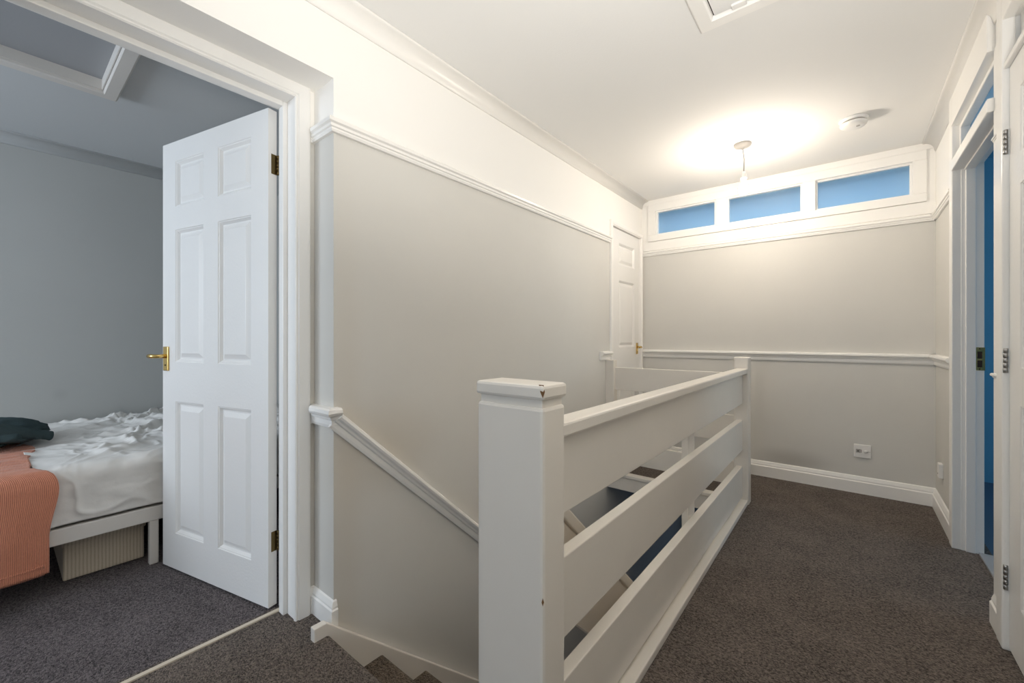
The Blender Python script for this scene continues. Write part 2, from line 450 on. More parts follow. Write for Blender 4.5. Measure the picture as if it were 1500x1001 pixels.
struct('baseboard_right', bm, M_WHITE, 'short white skirting between end wall and narrow doorway', 'skirting board')
bm = B(); plan(bm, [(-1.63, .766), (-1.63, .785), (XL, .785), (XL, .795)], 0, SKIRT, sc=.84)
struct('baseboard_left', bm, M_WHITE, 'short white skirting on the wall return beside the stairs', 'skirting board')
bm = B(); plan(bm, [(XR, D2Y0 - .002), (XR, D2Y0 - .10)], 0, SKIRT)
struct('baseboard_right_pier', bm, M_WHITE, 'tiny skirting on the pier between doorway and cupboard', 'skirting board')
bm = B(); plan(bm, [(XR, D2Y0 + .004), (XR, D2Y0 - .10)], .905, DADO, sc=.45)
struct('trim_12', bm, M_WHITE, 'tiny dado rail end on the pier before the cupboard door', 'dado rail')
bm = B(); plan(bm, [(XR, D2Y0 + .004), (XR, D2Y0 - .10)], 1.795, PIC, sc=.42)
struct('trim_13', bm, M_WHITE, 'tiny picture rail end on the pier before the cupboard door', 'picture rail')
bm = B(); plan(bm, [(XB, -2.5), (XB, 1.55)], 0, SKIRT)
struct('baseboard_bedroom', bm, M_WHITE, 'bedroom skirting hidden behind the bed', 'skirting board')

# bedroom doorway: lining, stop, architrave
bm = B()
box(bm, -1.77, -1.628, .710, .746, 0, 2.02, .002)
box(bm, -1.77, -1.628, -.091, -.055, 0, 2.02, .002)
box(bm, -1.77, -1.628, -.055, .710, 1.976, 2.02, .002)
box(bm, -1.725, -1.688, .693, .7105, 0, 1.976, .003)       # stops
box(bm, -1.725, -1.688, -.056, -.038, 0, 1.976, .003)
box(bm, -1.725, -1.688, -.038, .693, 1.957, 1.9765, .003)
struct('trim_14', bm, M_WHITE, 'white stepped lining of the bedroom doorway', 'door frame')
bm = B()
sweep(bm, [(-1.63, .708, 0), (-1.63, .708, 1.975), (-1.63, -.053, 1.975), (-1.63, -.053, 0)], (1, 0, 0), ARCH, True)
struct('trim_15', bm, M_WHITE, 'white architrave framing the bedroom doorway', 'architrave')
bm = B(); box(bm, -1.745, -1.728, -.055, .710, -.002, .006, .002)
struct('trim_16', bm, M_CREAMWOOD, 'thin cream threshold strip across the bedroom doorway', 'threshold')

# far-left closed door frame
bm = B()
sweep(bm, [(XL, D3Y0 + .003, 0), (XL, D3Y0 + .003, 1.972), (XL, D3Y1 - .003, 1.972), (XL, D3Y1 - .003, 0)], (1, 0, 0), [(a * .72, b) for a, b in ARCH], False)
box(bm, -1.75, XL, D3Y0 - .001, D3Y0 + .012, 0, 1.985); box(bm, -1.75, XL, D3Y1 - .012, D3Y1 + .001, 0, 1.985)
box(bm, -1.75, XL, D3Y0, D3Y1, 1.972, 1.986)
struct('trim_17', bm, M_WHITE, 'thin white frame around the closed door by the end wall', 'door frame')

# right doorway with a glazed light over it
bm = B()
box(bm, .407, .455, 3.05, 3.121, 0, ZC, .004)                 # architrave / jamb face
box(bm, .455, .49, 3.040, 3.07, 0, 1.913, .003)               # stop
box(bm, .44, .519, 3.048, 3.07, 0, 2.15, .002)                 # lining
box(bm, .424, .519, 2.30, D2Y0 + .006, 0, 2.15, .002)           # near lining
box(bm, .405, .455, 2.345, 3.06, 1.916, 1.968, .004)          # transom rail
box(bm, .45, .49, 2.345, 3.05, 1.908, 1.96, .003)
box(bm, .49, .519, 2.345, 3.05, 1.93, 1.968, .002)
box(bm, .405, .519, 2.345, 3.06, 2.142, 2.16, .002)            # head
box(bm, .4072, .45, 2.36, 3.0495, 2.161, ZC - .001, .004)              # head architrave
box(bm, .435, .470, 3.030, 3.050, 1.965, 2.142, .003)         # glazing stops
box(bm, .435, .470, 2.36, 3.035, 2.122, 2.142, .003)
box(bm, .435, .470, 2.36, 3.035, 1.966, 1.984, .003)
struct('trim_18', bm, M_WHITE, 'white frame of the narrow doorway with glazed light above', 'door frame')
bm = B(); box(bm, .470, .476, 2.36, 3.048, 1.968, 2.142)
w2 = struct('window_2', bm, M_GLASS, 'small glazed light over the narrow doorway on the right', 'window')
bm = B(); box(bm, .50, .56, 2.35, 3.05, -.003, .008, .002)
struct('trim_19', bm, paint('grey_threshold', (.34, .35, .36), .5), 'thin grey threshold strip in the narrow doorway', 'threshold')
# brass strike plate let into the far jamb
st = thing('strike_plate', 'brass strike plate with two dark openings in the narrow door jamb', 'strike plate', (.505, 3.048, .964))
bm = B(); box(bm, -.016, .016, -.0025, .002, -.057, .057, .001); obj('plate', bm, M_BRASS, st)
for dz in (.019, -.024):
    bm = B(); box(bm, -.010, .006, -.004, 0, dz - .017, dz + .017, .001); obj('latch_opening', bm, M_DARK, st)
for dz in (.050, -.050):
    bm = B(); lathe(bm, [(.003, 0), (.003, .0015), (0, .002)], 12, Matrix.Translation((-.002, -.0022, dz)) @ Matrix.Rotation(math.pi / 2, 4, 'X')); obj('screw', bm, M_DARK, st)

# cupboard door frame on the right
bm = B()
box(bm, .408, .44, 2.165, 2.235, 0, ZC, .006)
box(bm, .408, .44, 1.31, 1.395, 0, ZC, .006)
box(bm, .412, .50, D4Y0, 2.17, 1.985, 2.005, .003)
box(bm, .408, .44, D4Y0, 2.17, 2.155, ZC, .004)
struct('trim_20', bm, M_WHITE, 'white frame around the cupboard door on the right', 'door frame')
bm = B()
box(bm, .452, .47, D4Y0, 2.17, 2.0, 2.16)
struct('trim_21', bm, M_WHITE, 'sunken white panel over the cupboard door', 'panel')

# ------------------------------------------------------------------ doors
def door_leaf(bm, w, h, t, panels, z0=0.0, bev=.0025):
    """Panelled leaf: local x along the leaf, face at y=0 (towards +y), back at y=-t."""
    xs = sorted({0, w, *[p[0] for p in panels], *[p[1] for p in panels]})
    zs = sorted({z0, h, *[p[2] for p in panels], *[p[3] for p in panels]})
    for sgn, y in ((1, 0.0), (-1, -t)):
        cache = {}
        def v(x, z, d=0.0):
            k = (round(x, 5), round(z, 5), round(d, 5))
            if k not in cache: cache[k] = bm.verts.new((x, y - sgn * d, z))
            return cache[k]
        for i in range(len(xs) - 1):
            for j in range(len(zs) - 1):
                cx, cz = (xs[i] + xs[i + 1]) / 2, (zs[j] + zs[j + 1]) / 2
                if any(p[0] < cx < p[1] and p[2] < cz < p[3] for p in panels): continue
                bm.faces.new((v(xs[i], zs[j]), v(xs[i + 1], zs[j]), v(xs[i + 1], zs[j + 1]), v(xs[i], zs[j + 1])))
        for a, b, c, d in panels:
            steps = [(0, 0), (.003, .003), (.006, .0035), (.015, .0135), (.021, .0135), (.040, .004), (.042, .0035)]
            prev = None
            for ins, dep in steps:
                ring = [v(a + ins, c + ins, dep), v(b - ins, c + ins, dep), v(b - ins, d - ins, dep), v(a + ins, d - ins, dep)]
                if prev:
                    for k in range(4): bm.faces.new((prev[k], prev[(k + 1) % 4], ring[(k + 1) % 4], ring[k]))
                prev = ring
            bm.faces.new(prev)
    # the four edges
    for (xa, za, xb, zb) in ((0, z0, w, z0), (w, z0, w, h), (w, h, 0, h), (0, h, 0, z0)):
        bm.faces.new([bm.verts.new(c) for c in ((xa, 0, za), (xb, 0, zb), (xb, -t, zb), (xa, -t, za))])
    bmesh.ops.remove_doubles(bm, verts=bm.verts[:], dist=1e-5)
    return bm

def hinge(parent, x, y, z, h=.075, mat=None, leaf=None, r=.0065):
    hb = B(); n = 5
    for i in range(n):
        z0 = z - h / 2 + h * i / n
        lathe(hb, [(0, z0), (r, z0 + .0005), (r, z0 + h / n - .0015), (r * .7, z0 + h / n - .0005), (0, z0 + h / n)], 14, Matrix.Translation((x, y, 0)))
    o = obj('hinge', hb, mat or M_OLDBRASS, parent, True)
    if leaf:
        lb = B(); box(lb, *leaf, z - h / 2, z + h / 2); obj('hinge_leaf', lb, mat or M_OLDBRASS, o)
    return o

def lever_handle(parent, x, z, y, direction, mat=None, plate_w=.04, plate_h=.112, sgn=1, lever=.085, droop=0):
    """Backplate at x,z on the face y (normal sgn*y), lever pointing along x*direction."""
    mat = mat or M_BRASS
    hb = B(); box(hb, x - plate_w / 2, x + plate_w / 2, min(y, y + sgn * .007), max(y, y + sgn * .007), z - plate_h / 2, z + plate_h / 2, .0025)
    h = obj('handle', hb, mat, parent)
    lb = B()
    zz = z + .012
    pts = [(x, y, zz), (x, y + sgn * .030, zz), (x + direction * .006, y + sgn * .044, zz), (x + direction * .02, y + sgn * .050, zz),
           (x + direction * lever * .6, y + sgn * .050, zz + .002), (x + direction * lever, y + sgn * .047, zz - droop)]
    tube(lb, pts, [.010, .0085, .009, .010, .009, .010], 14)
    obj('lever', lb, mat, h, True)
    kb = B(); lathe(kb, [(.004, 0), (.004, .001), (0, .0012)], 12, Matrix.Translation((x, y + sgn * .007, z - .03)) @ Matrix.Rotation(-sgn * math.pi / 2, 4, 'X'))
    obj('keyhole', kb, M_DARK, h)
    return h

# door 1: bedroom door, open into the bedroom
P1 = [(.106, .328, .172, .777), (.432, .652, .172, .777), (.106, .328, .957, 1.563), (.432, .652, .957, 1.563), (.106, .328, 1.668, 1.877), (.432, .652, 1.668, 1.877)]
d1 = thing('door_1', 'white six-panel door standing open into the bedroom', 'door', (-1.766, .671, 0), math.radians(-166.5), kind='structure')
bm = B(); door_leaf(bm, .757, 1.968, .035, P1, .008)
obj('leaf', bm, M_DOOR, d1)
for z in (1.754, .262):
    hinge(d1, -.006, -.037, z, .078, M_OLDBRASS, (-.0012, .001, -.034, -.012))
lever_handle(d1, .722, .971, 0, 1, lever=.05)
lever_handle(d1, .722, .971, -.035, -1, sgn=-1)
# door 3: closed door beside the end wall (single column of panels)
d3 = thing('door_2', 'closed narrow white panelled door in the corner behind the balustrade', 'door', (XL - .004, D3Y0 + .014, 0), math.radians(90), kind='structure')
wd = D3Y1 - D3Y0 - .028
def mirror_leaf(bm):
    for v in bm.verts: v.co.y = -v.co.y
bm = B(); door_leaf(bm, wd, 1.968, .035, [(.13, wd - .10, .19, .80), (.13, wd - .10, .99, 1.55), (.13, wd - .10, 1.68, 1.86)], .008)
mirror_leaf(bm); obj('leaf', bm, M_DOOR, d3)
for z in (1.742, .88, .25):
    hinge(d3, -.004, -.006, z, .065, M_STEEL)
lever_handle(d3, wd - .05, .975, 0, -1, sgn=-1, plate_w=.035, plate_h=.10, lever=.07)
# door 4: cupboard door on the right
d4 = thing('door_3', 'white panelled cupboard door closed at the right edge', 'door', (.425, 2.162, 0), math.radians(-90), kind='structure')
bm = B(); door_leaf(bm, .76, 1.982, .035, [(.115, .335, .2, .85), (.43, .65, .2, .85), (.115, .335, .97, 1.56), (.43, .65, .97, 1.56), (.115, .335, 1.66, 1.87), (.43, .65, 1.66, 1.87)], .012)
mirror_leaf(bm); obj('leaf', bm, M_DOOR, d4)
for z in (1.735, .99, .25):
    hinge(d4, -.003, -.008, z, .085, M_STEEL, r=.006)

# ------------------------------------------------------------------ strip window
w1 = thing('window_1', 'three frosted blue panes in a white strip window under the ceiling', 'window', (-.515, YF, 2.1), kind='structure')
bm = B()
FX0, FX1, FZ0, FZ1 = -1.42, .388, 1.94, 2.27
panes = [(-1.335, -.863), (-.755, -.277), (-.174, .310)]
PZ0, PZ1 = 2.005, 2.197
def wl(x0, x1, y0, y1, z0, z1, bev=.003): box(bm, x0 + .515, x1 + .515, y0 - YF, y1 - YF, z0 - 2.1, z1 - 2.1, bev)
wl(FX0, FX1, 3.722, 3.80, FZ0, PZ0 - .012); wl(FX0, FX1, 3.722, 3.80, PZ1 + .012, FZ1)
xs = [FX0] + [c for p in panes for c in (p[0] - .012, p[1] + .012)] + [FX1]
for i in range(0, len(xs), 2): wl(xs[i], xs[i + 1], 3.722, 3.80, PZ0 - .012, PZ1 + .012)
obj('frame', bm, M_WHITE, w1)
bm = B(); wl(XL, XR, 3.728, 3.742, FZ1 + .002, ZC, .002); wl(XL, XR, 3.732, 3.742, 1.86, FZ0 - .002, .001)
wl(XL, FX0, 3.734, 3.742, 1.86, ZC, .001); wl(FX1, XR, 3.734, 3.742, 1.86, ZC, .001)
obj('surround', bm, M_WHITE, w1)
for i, (a, b) in enumerate(panes):
    bm = B(); dy = .012 if i == 2 else 0
    for (x0, x1, z0, z1) in ((a - .013, b + .013, PZ0 - .013, PZ0), (a - .013, b + .013, PZ1, PZ1 + .013), (a - .013, a, PZ0, PZ1), (b, b + .013, PZ0, PZ1)):
        wl(x0, x1, 3.735 + dy, 3.78, z0, z1, .002)
    bd = obj('glazing_bead', bm, M_WHITE, w1)
    bm = B(); wl(a - .005, b + .005, 3.768, 3.774, PZ0 - .005, PZ1 + .005, 0)
    obj('pane', bm, M_GLASS, w1)

# ------------------------------------------------------------------ stairs
RISE, GO = .2, .222
SX0, SX1 = -1.453, -.69
st = thing('staircase', 'carpeted staircase going down between the grey wall and balustrade', 'stairs', (-1.07, YTOP, 0))
for k in range(0, 13):
    yk = YTOP + GO * k; zk = -RISE * k
    back = yk - GO - .02 if k else .72
    pr = [(back, zk), (yk - .012, zk), (yk - .004, zk - .004), (yk, zk - .012), (yk - .001, zk - .026), (yk - .012, zk - .034), (yk - .016, zk - RISE - .005), (yk - .04, zk - RISE - .005), (yk - .04, zk - .04), (back, zk - .04)]
    bm = B(); prism(bm, [(y - YTOP, z) for y, z in pr], 'x', SX0 + 1.07, SX1 + 1.07)
    obj('step', bm, M_CARPET if k == 0 else M_CARPET_STAIR, st)
bm = B()
prism(bm, [(y - YTOP, z) for y, z in [(.70, -.02), (.70, .046), (.745, .046), (3.55, -2.48), (3.55, -2.59), (3.2, -2.59), (.93, -.55), (.76, -.3), (.76, -.02)]], 'x', XL + 1.07, SX0 + 1.071, .003)
obj('wall_string', bm, M_BAL, st)
bm = B()
prism(bm, [(y - YTOP, z) for y, z in [(.81, -.02), (.81, -.008), (3.55, -2.48), (3.55, -2.59), (3.2, -2.59), (.95, -.55), (.81, -.35)]], 'x', SX1 + 1.07, SX1 + 1.10, .003)
obj('outer_string', bm, M_BAL, st)

# ------------------------------------------------------------------ balustrades
NX0, NX1, NY0, NY1 = -.686, -.497, .719, .808
bal = thing('balustrade', 'cream white balustrade of three wide boards running along the stairwell', 'balustrade', (-.53, 1.9, 0))
def bl(bm, x0, x1, y0, y1, z0, z1, bev=.004): return box(bm, x0 + .53, x1 + .53, y0 - 1.9, y1 - 1.9, z0, z1, bev)
bm = B(); bl(bm, NX0, NX1, NY0, NY1, -.25, .918, .008)
bl(bm, NX0 + .006, NX1 - .006, NY0 + .006, NY1 - .006, .90, .937, .001)
nw = obj('newel_post', bm, M_BAL, bal)
bm = B(); bl(bm, NX0 - .003, NX1 + .003, NY0 - .003, NY1 + .003, .934, .966, .007); obj('newel_cap', bm, M_BAL, nw)
bm = B()
vs = [(NX1 - .004, NY0 - .0042, .953), (NX1 + .0042, NY0 + .001, .953), (NX1 - .001, NY0 + .004, .967), (NX1 - .012, NY0 + .002, .9675), (NX1 + .001, NY0 - .002, .94)]
bmesh.ops.convex_hull(bm, input=[bm.verts.new((x + .53, y - 1.9, z)) for x, y, z in vs]); obj('chipped_corner', bm, M_CHIP, nw)
bm = B()
vs = [(NX1 - .003, NY0 - .0008, .512), (NX1 + .0008, NY0 + .003, .512), (NX1 - .0015, NY0 + .0012, .521), (NX1 - .003, NY0 + .003, .515), (NX1 - .0015, NY0 + .0012, .503)]
bmesh.ops.convex_hull(bm, input=[bm.verts.new((x + .53, y - 1.9, z)) for x, y, z in vs]); obj('paint_chip', bm, M_CHIP, nw)
FY0, FY1 = 3.02, 3.11
bm = B(); bl(bm, -.582, NX1, FY0, FY1, -.09, .944, .007); obj('newel_post', bm, M_BAL, bal)
bm = B(); bl(bm, -.567, -.503, NY1 - .002, FY0 + .002, .838, .872, .006); obj('handrail', bm, M_BAL, bal)
for z0, z1 in ((.645, .840), (.345, .54), (.045, .243)):
    bm = B(); bl(bm, -.566, -.531, NY1 - .002, FY0 + .002, z0, z1, .003); obj('board', bm, M_BAL, bal)
bm = B(); bl(bm, -.585, -.500, NY1 - .001, FY0 + .001, 0, .03, .004); obj('base_rail', bm, M_BAL, bal)
bm = B(); bl(bm, -.606, -.500, NY1 - .001, FY0, -.12, -.0, .002); obj('fascia_board', bm, M_BAL, bal)
bm = B(); bl(bm, -.596, -.566, 1.975, 2.078, .0, .838, .004); obj('batten', bm, M_BAL, bal)

fb = thing('balustrade', 'shorter white balustrade across the far end of the stairwell', 'balustrade', (-1.0, 3.05, 0))
def fl(bm, x0, x1, y0, y1, z0, z1, bev=.003): return box(bm, x0 + 1.0, x1 + 1.0, y0 - 3.05, y1 - 3.05, z0, z1, bev)
bm = B(); fl(bm, XL, -1.412, 3.0, 3.062, 0, .897, .004); obj('half_post', bm, M_BAL, fb)
for z0, z1 in ((.665, .84), (.388, .562), (.108, .262)):
    bm = B(); fl(bm, -1.413, -.583, 3.03, 3.062, z0, z1); obj('board', bm, M_BAL, fb)
bm = B(); fl(bm, XL, -.583, 3.010, 3.075, 0, .026, .005); obj('base_rail', bm, M_BAL, fb)
bm = B(); fl(bm, XL, -.583, 3.022, 3.045, -.10, 0.0, .002); obj('fascia_board', bm, M_BAL, fb)

hr = thing('stair_handrail', 'sloping white board handrail dropping from the broad newel post', 'handrail', (-.64, .81, .76))
def slope_board(bm, x0, x1, ztop, depth, y0=.809, length=3.6, bev=.004):
    # ztop: height of the top edge at y0
    L = length
    pts = [(y0, ztop), (y0 + L * cs, ztop - L * sn), (y0 + L * cs, ztop - L * sn - depth / cs), (y0, ztop - depth / cs)]
    prism(bm, [(y - .81, z - .76) for y, z in pts], 'x', x0 + .64, x1 + .64, bev)
ZT = .782
bm = B(); slope_board(bm, -.672, -.622, ZT, .033, bev=.005); obj('rail_cap', bm, M_BAL, hr)
bm = B(); slope_board(bm, -.668, -.633, ZT - .033 / cs, .20); obj('board', bm, M_BAL, hr)

# ------------------------------------------------------------------ ceiling fittings
RX, RY = -.53, 3.02
pl = thing('pendant_light', 'lit bare bulb hanging on a white cord from the landing ceiling', 'ceiling light', (RX, RY, ZC))
bm = B(); lathe(bm, [(0, 0), (.050, 0), (.051, -.006), (.046, -.016), (.030, -.022), (.012, -.026), (.006, -.034), (0, -.034)], 36); obj('ceiling_rose', bm, M_ROSE, pl, True)
bm = B(); tube(bm, [(0, 0, -.03), (.004, .002, -.06), (.008, .003, -.10), (.007, .002, -.14), (.006, .001, -.185)], .0032, 10); obj('cord', bm, M_ROSE, pl, True)
bm = B(); lathe(bm, [(0, -.178), (.008, -.179), (.013, -.188), (.016, -.20), (.016, -.208), (.0185, -.209), (.0185, -.224), (.016, -.225), (.0155, -.236), (0, -.236)], 24, Matrix.Translation((.006, .001, 0))); obj('lamp_holder', bm, M_PLASTIC, pl, True)
bm = B(); lathe(bm, [(0, -.2355), (.0125, -.236), (.0135, -.250), (.018, -.262), (.027, -.278), (.0295, -.293), (.027, -.308), (.018, -.320), (.008, -.3245), (0, -.3255)], 28, Matrix.Translation((.006, .001, 0))); obj('bulb', bm, M_BULB, pl, True)

sm = thing('smoke_detector', 'round white smoke detector on the ceiling right of the bulb', 'smoke detector', (.022, 3.072, ZC))
bm = B(); lathe(bm, [(0, 0), (.066, 0), (.067, -.006), (.064, -.016), (.058, -.018), (0, -.018)], 40); obj('base', bm, M_PLASTIC, sm, True)
bm = B(); lathe(bm, [(0, -.017), (.054, -.017), (.054, -.026), (0, -.026)], 40); obj('vent', bm, M_VENT, sm)
bm = B(); lathe(bm, [(0, -.024), (.061, -.024), (.062, -.028), (.060, -.036), (.052, -.043), (.036, -.047), (0, -.048)], 40); obj('cover', bm, M_PLASTIC, sm, True)
bm = B(); lathe(bm, [(0, -.047), (.009, -.047), (.009, -.0495), (0, -.05)], 16, Matrix.Translation((.02, -.012, 0))); obj('test_button', bm, M_ROSE, sm)

ha = thing('loft_hatch', 'white framed loft hatch in the landing ceiling', 'loft hatch', (-.465, 1.80, ZC))
bm = B()
W_, D_ = .62, .62
HP = [(0, 0), (0, -.012), (.006, -.018), (.05, -.018), (.056, -.012), (.06, 0)]
sweep(bm, [(W_ / 2, 0, 0), (W_, 0, 0), (W_, -D_, 0), (0, -D_, 0), (0, 0, 0), (W_ / 2 + .0001, 0, 0)], (0, 0, 1), HP, True)
obj('frame', bm, M_WHITE, ha)
bm = B(); box(bm, .064, W_ - .064, -D_ + .064, -.064, -.010, -.001, .001); obj('panel', bm, M_CEIL, ha)
bm = B(); box(bm, .058, .064, -D_ + .06, -.058, -.003, -.0005); box(bm, .06, W_ - .06, -.064, -.058, -.003, -.0005); obj('shadow_gap', bm, M_DARK, ha)
bm = B(); box(bm, .125, .175, -.085, -.058, -.018, -.009, .003); obj('catch', bm, M_PLASTIC, ha)

hb = thing('loft_hatch', 'shaded square hatch in the bedroom ceiling above the doorway', 'loft hatch', (HX0, HY1, ZC))
bm = B()
wx, wy = HX1 - HX0, HY1 - HY0
HB = [(0, 0), (0, -.030), (.005, -.036), (.05, -.036), (.058, -.028), (.062, 0)]
sweep(bm, [(wx / 2, .002, 0), (wx, .002, 0), (wx, -wy, 0), (0, -wy, 0), (0, .002, 0), (wx / 2 + .0001, .002, 0)], (0, 0, 1), HB, False)
obj('frame', bm, M_BEDFRAME, hb)
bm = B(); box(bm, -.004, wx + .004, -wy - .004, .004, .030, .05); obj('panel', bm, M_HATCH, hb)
bm = B(); box(bm, 0, .004, -wy, 0, -.02, .03); box(bm, 0, wx, -.004, 0, -.02, .03); obj('lining', bm, M_BEDFRAME, hb)

# ------------------------------------------------------------------ sockets
so = thing('telephone_socket', 'white wall socket plate low on the grey end wall', 'socket', (.074, YF, .291))
bm = B(); box(bm, -.046, .046, -.011, 0, -.045, .045, .003); obj('faceplate', bm, M_PLASTIC, so)
bm = B(); box(bm, -.034, -.010, -.0125, -.0105, -.012, .014, .001); obj('shutter', bm, M_ROSE, so)
bm = B(); box(bm, -.026, -.020, -.0135, -.012, -.004, .004); obj('slot', bm, M_DARK, so)
bm = B(); box(bm, -.008, -.005, -.0125, -.0105, -.010, .012); obj('divider', bm, M_VENT, so)
bm = B(); lathe(bm, [(0, .010), (.010, .010), (.011, .016), (.008, .021), (0, .022)], 18, Matrix.Translation((.016, 0, 0)) @ Matrix.Rotation(math.pi / 2, 4, 'X')); obj('plug_cap', bm, M_PLASTIC, so, True)
bm = B(); box(bm, .028, .042, -.0122, -.0105, -.001, .0005); obj('seam', bm, M_VENT, so)
ph = thing('wall_socket', 'little white wall socket low on the short right wall', 'socket', (XR, 3.49, .288))
bm = B(); box(bm, -.020, 0, -.028, .028, -.042, .042, .004); obj('box_cover', bm, M_PLASTIC, ph)
bm = B(); lathe(bm, [(0, 0), (.004, 0), (.004, .002), (0, .0022)], 12, Matrix.Translation((-.020, 0, -.018)) @ Matrix.Rotation(-math.pi / 2, 4, 'Y')); obj('screw', bm, M_ROSE, ph)

# ------------------------------------------------------------------ bedroom furniture
BY0, BY1, BX = -.53, 1.47, -2.55
bed = thing('bed', 'low white bed frame along the bedroom wall', 'bed', (BX, .47, 0))
def be(bm, x0, x1, y0, y1, z0, z1, bev=.004): return box(bm, x0 - BX, x1 - BX, y0 - .47, y1 - .47, z0, z1, bev)
for (x0, x1) in ((BX - .03, BX), (XB + .03, XB + .06)):
    bm = B(); be(bm, x0, x1, BY0, BY1, .205, .272); obj('side_rail', bm, M_BEDFRAME, bed)
for (y0, y1) in ((BY0, BY0 + .03), (BY1 - .03, BY1)):
    bm = B(); be(bm, XB + .06, BX - .03, y0, y1, .205, .272); obj('end_rail', bm, M_BEDFRAME, bed)
for x0 in (BX - .036, XB + .03):
    for y0 in (BY0, .455, BY1 - .036):
        bm = B(); be(bm, x0, x0 + .034, y0, y0 + .034, 0, .206, .003); obj('leg', bm, M_BEDFRAME, bed)
bm = B(); be(bm, XB + .06, BX - .03, BY0 + .03, BY1 - .03, .23, .25, .002); obj('slat_base', bm, M_BEDFRAME, bed)

def cloth_grid(fn, nu, nv, uvs=True):
    """Grid surface through fn(u,v)."""
    g = B(); uvl = g.loops.layers.uv.new('uv')
    vv = [[g.verts.new(fn(i / nu, j / nv)) for j in range(nv + 1)] for i in range(nu + 1)]
    for i in range(nu):
        for j in range(nv):
            f = g.faces.new((vv[i][j], vv[i + 1][j], vv[i + 1][j + 1], vv[i][j + 1]))
            for l, (a, b) in zip(f.loops, ((i, j), (i + 1, j), (i + 1, j + 1), (i, j + 1))): l[uvl].uv = (a / nu, b / nv)
    return g

# mattress: rounded slab with sagging, wrinkled fitted sheet
MZ0, MZ1 = .272, .505
MX0, MX1, MY0, MY1 = XB + .045, BX - .022, BY0 + .01, BY1 - .01
def fbm(p, s, o=3): return noise.fractal(V(p) * s, 1.0, 2.0, o)
bm = B()
box(bm, MX0, MX1, MY0, MY1, MZ0, MZ1)
bmesh.ops.subdivide_edges(bm, edges=bm.edges[:], cuts=70, use_grid_fill=True)
cx, cy, cz = (MX0 + MX1) / 2, (MY0 + MY1) / 2, (MZ0 + MZ1) / 2
hx, hy, hz = (MX1 - MX0) / 2, (MY1 - MY0) / 2, (MZ1 - MZ0) / 2
R_ = .05
for v in bm.verts:
    p = v.co.copy()
    q = V((max(-hx + R_, min(hx - R_, p.x - cx)), max(-hy + R_, min(hy - R_, p.y - cy)), max(-hz + R_, min(hz - R_, p.z - cz))))
    d = V((p.x - cx, p.y - cy, p.z - cz)) - q
    if d.length > 1e-9: d = d.normalized() * R_
    c = V((cx, cy, cz)) + q + d
    nrm = d.normalized() if d.length > 1e-9 else V((0, 0, 1))
    w = fbm((c.x * 1.2, c.y * 2.0, c.z * 3), 4) * .008 + fbm((c.x + c.y, c.y * 1.2, c.z * 1.4), 9) * .004
    if nrm.z < -.5: w = 0
    # the side bulges between its seams
    if abs(nrm.x) > .7: w += .008 * math.cos((c.z - cz) / hz * math.pi / 2)
    v.co = c + nrm * w
tag(obj('mattress', bm, M_MATT, None, True), 'mattress in a cream fitted sheet on the white bed frame', 'mattress')

# loose white sheet bunched over the mattress and tucked down its front
def sheet_fn(u, v):
    d = v * 1.64
    y = .03 + u * 1.3 + .075 * max(0, 1 - u * 6) * min(1, v * 1.2)
    x0 = XB + .05; xe = MX1 - .03
    L = xe - x0; r = .052
    if d < L: x, z, side, nx, nz = x0 + d, MZ1 + .013, 0.0, 0.0, 1.0
    else:
        t = min(math.pi / 2, (d - L) / r)
        rest = max(0, d - L - r * math.pi / 2)
        x = xe + math.sin(t) * r * .9; z = MZ1 + .013 - r * (1 - math.cos(t)) - rest
        side = min(1, (d - L) / .12); nx, nz = math.sin(t), math.cos(t)
    z = max(z, MZ0 + .012)
    ridg = 0
    wx = x + .25 * fbm((x * 3, y * 3, 1), 1.2); wy = y + .20 * fbm((x * 3, y * 3, 7), 1.2)
    for (kx, ky, amp, pw) in ((9, 21, .020, 2.2), (-17, 27, .013, 2.0), (31, 40, .008, 1.6), (-48, 30, .005, 1.5)):
        ridg += amp * (1 - abs(math.sin((kx * wx + ky * wy) * .5))) ** pw
    k = (.30 + 1.25 * max(0, min(1, (y - .15) / .40))) * (1 - .55 * max(0, min(1, (x + 3.0) / .4)))
    flat = ridg * k * (1 - side)
    # slack folds on the tucked front
    fold = .010 * (1 - abs(math.sin(3.1 * wy * 3 + z * 16 + 2.2 * fbm((y * 2, z * 3, 4), 1.4)))) ** 3 + .006 * fbm((y * 3, z * 5, 8), 2)
    off = flat + side * fold + .006 * fbm((x, y, z), 6)
    bump = .045 * math.exp(-((y - .86) / .22) ** 2 - ((x + 3.35) / .35) ** 2) * (1 - side)
    return (x + nx * off, y, z + nz * off + bump)
g = cloth_grid(sheet_fn, 260, 300)
s = obj('bed_sheet', g, M_SHEET, None, True)
so_ = s.modifiers.new('thickness', 'SOLIDIFY'); so_.thickness = .004; so_.offset = 1
tag(s, 'crumpled white sheet bunched loosely across the mattress', 'sheet')

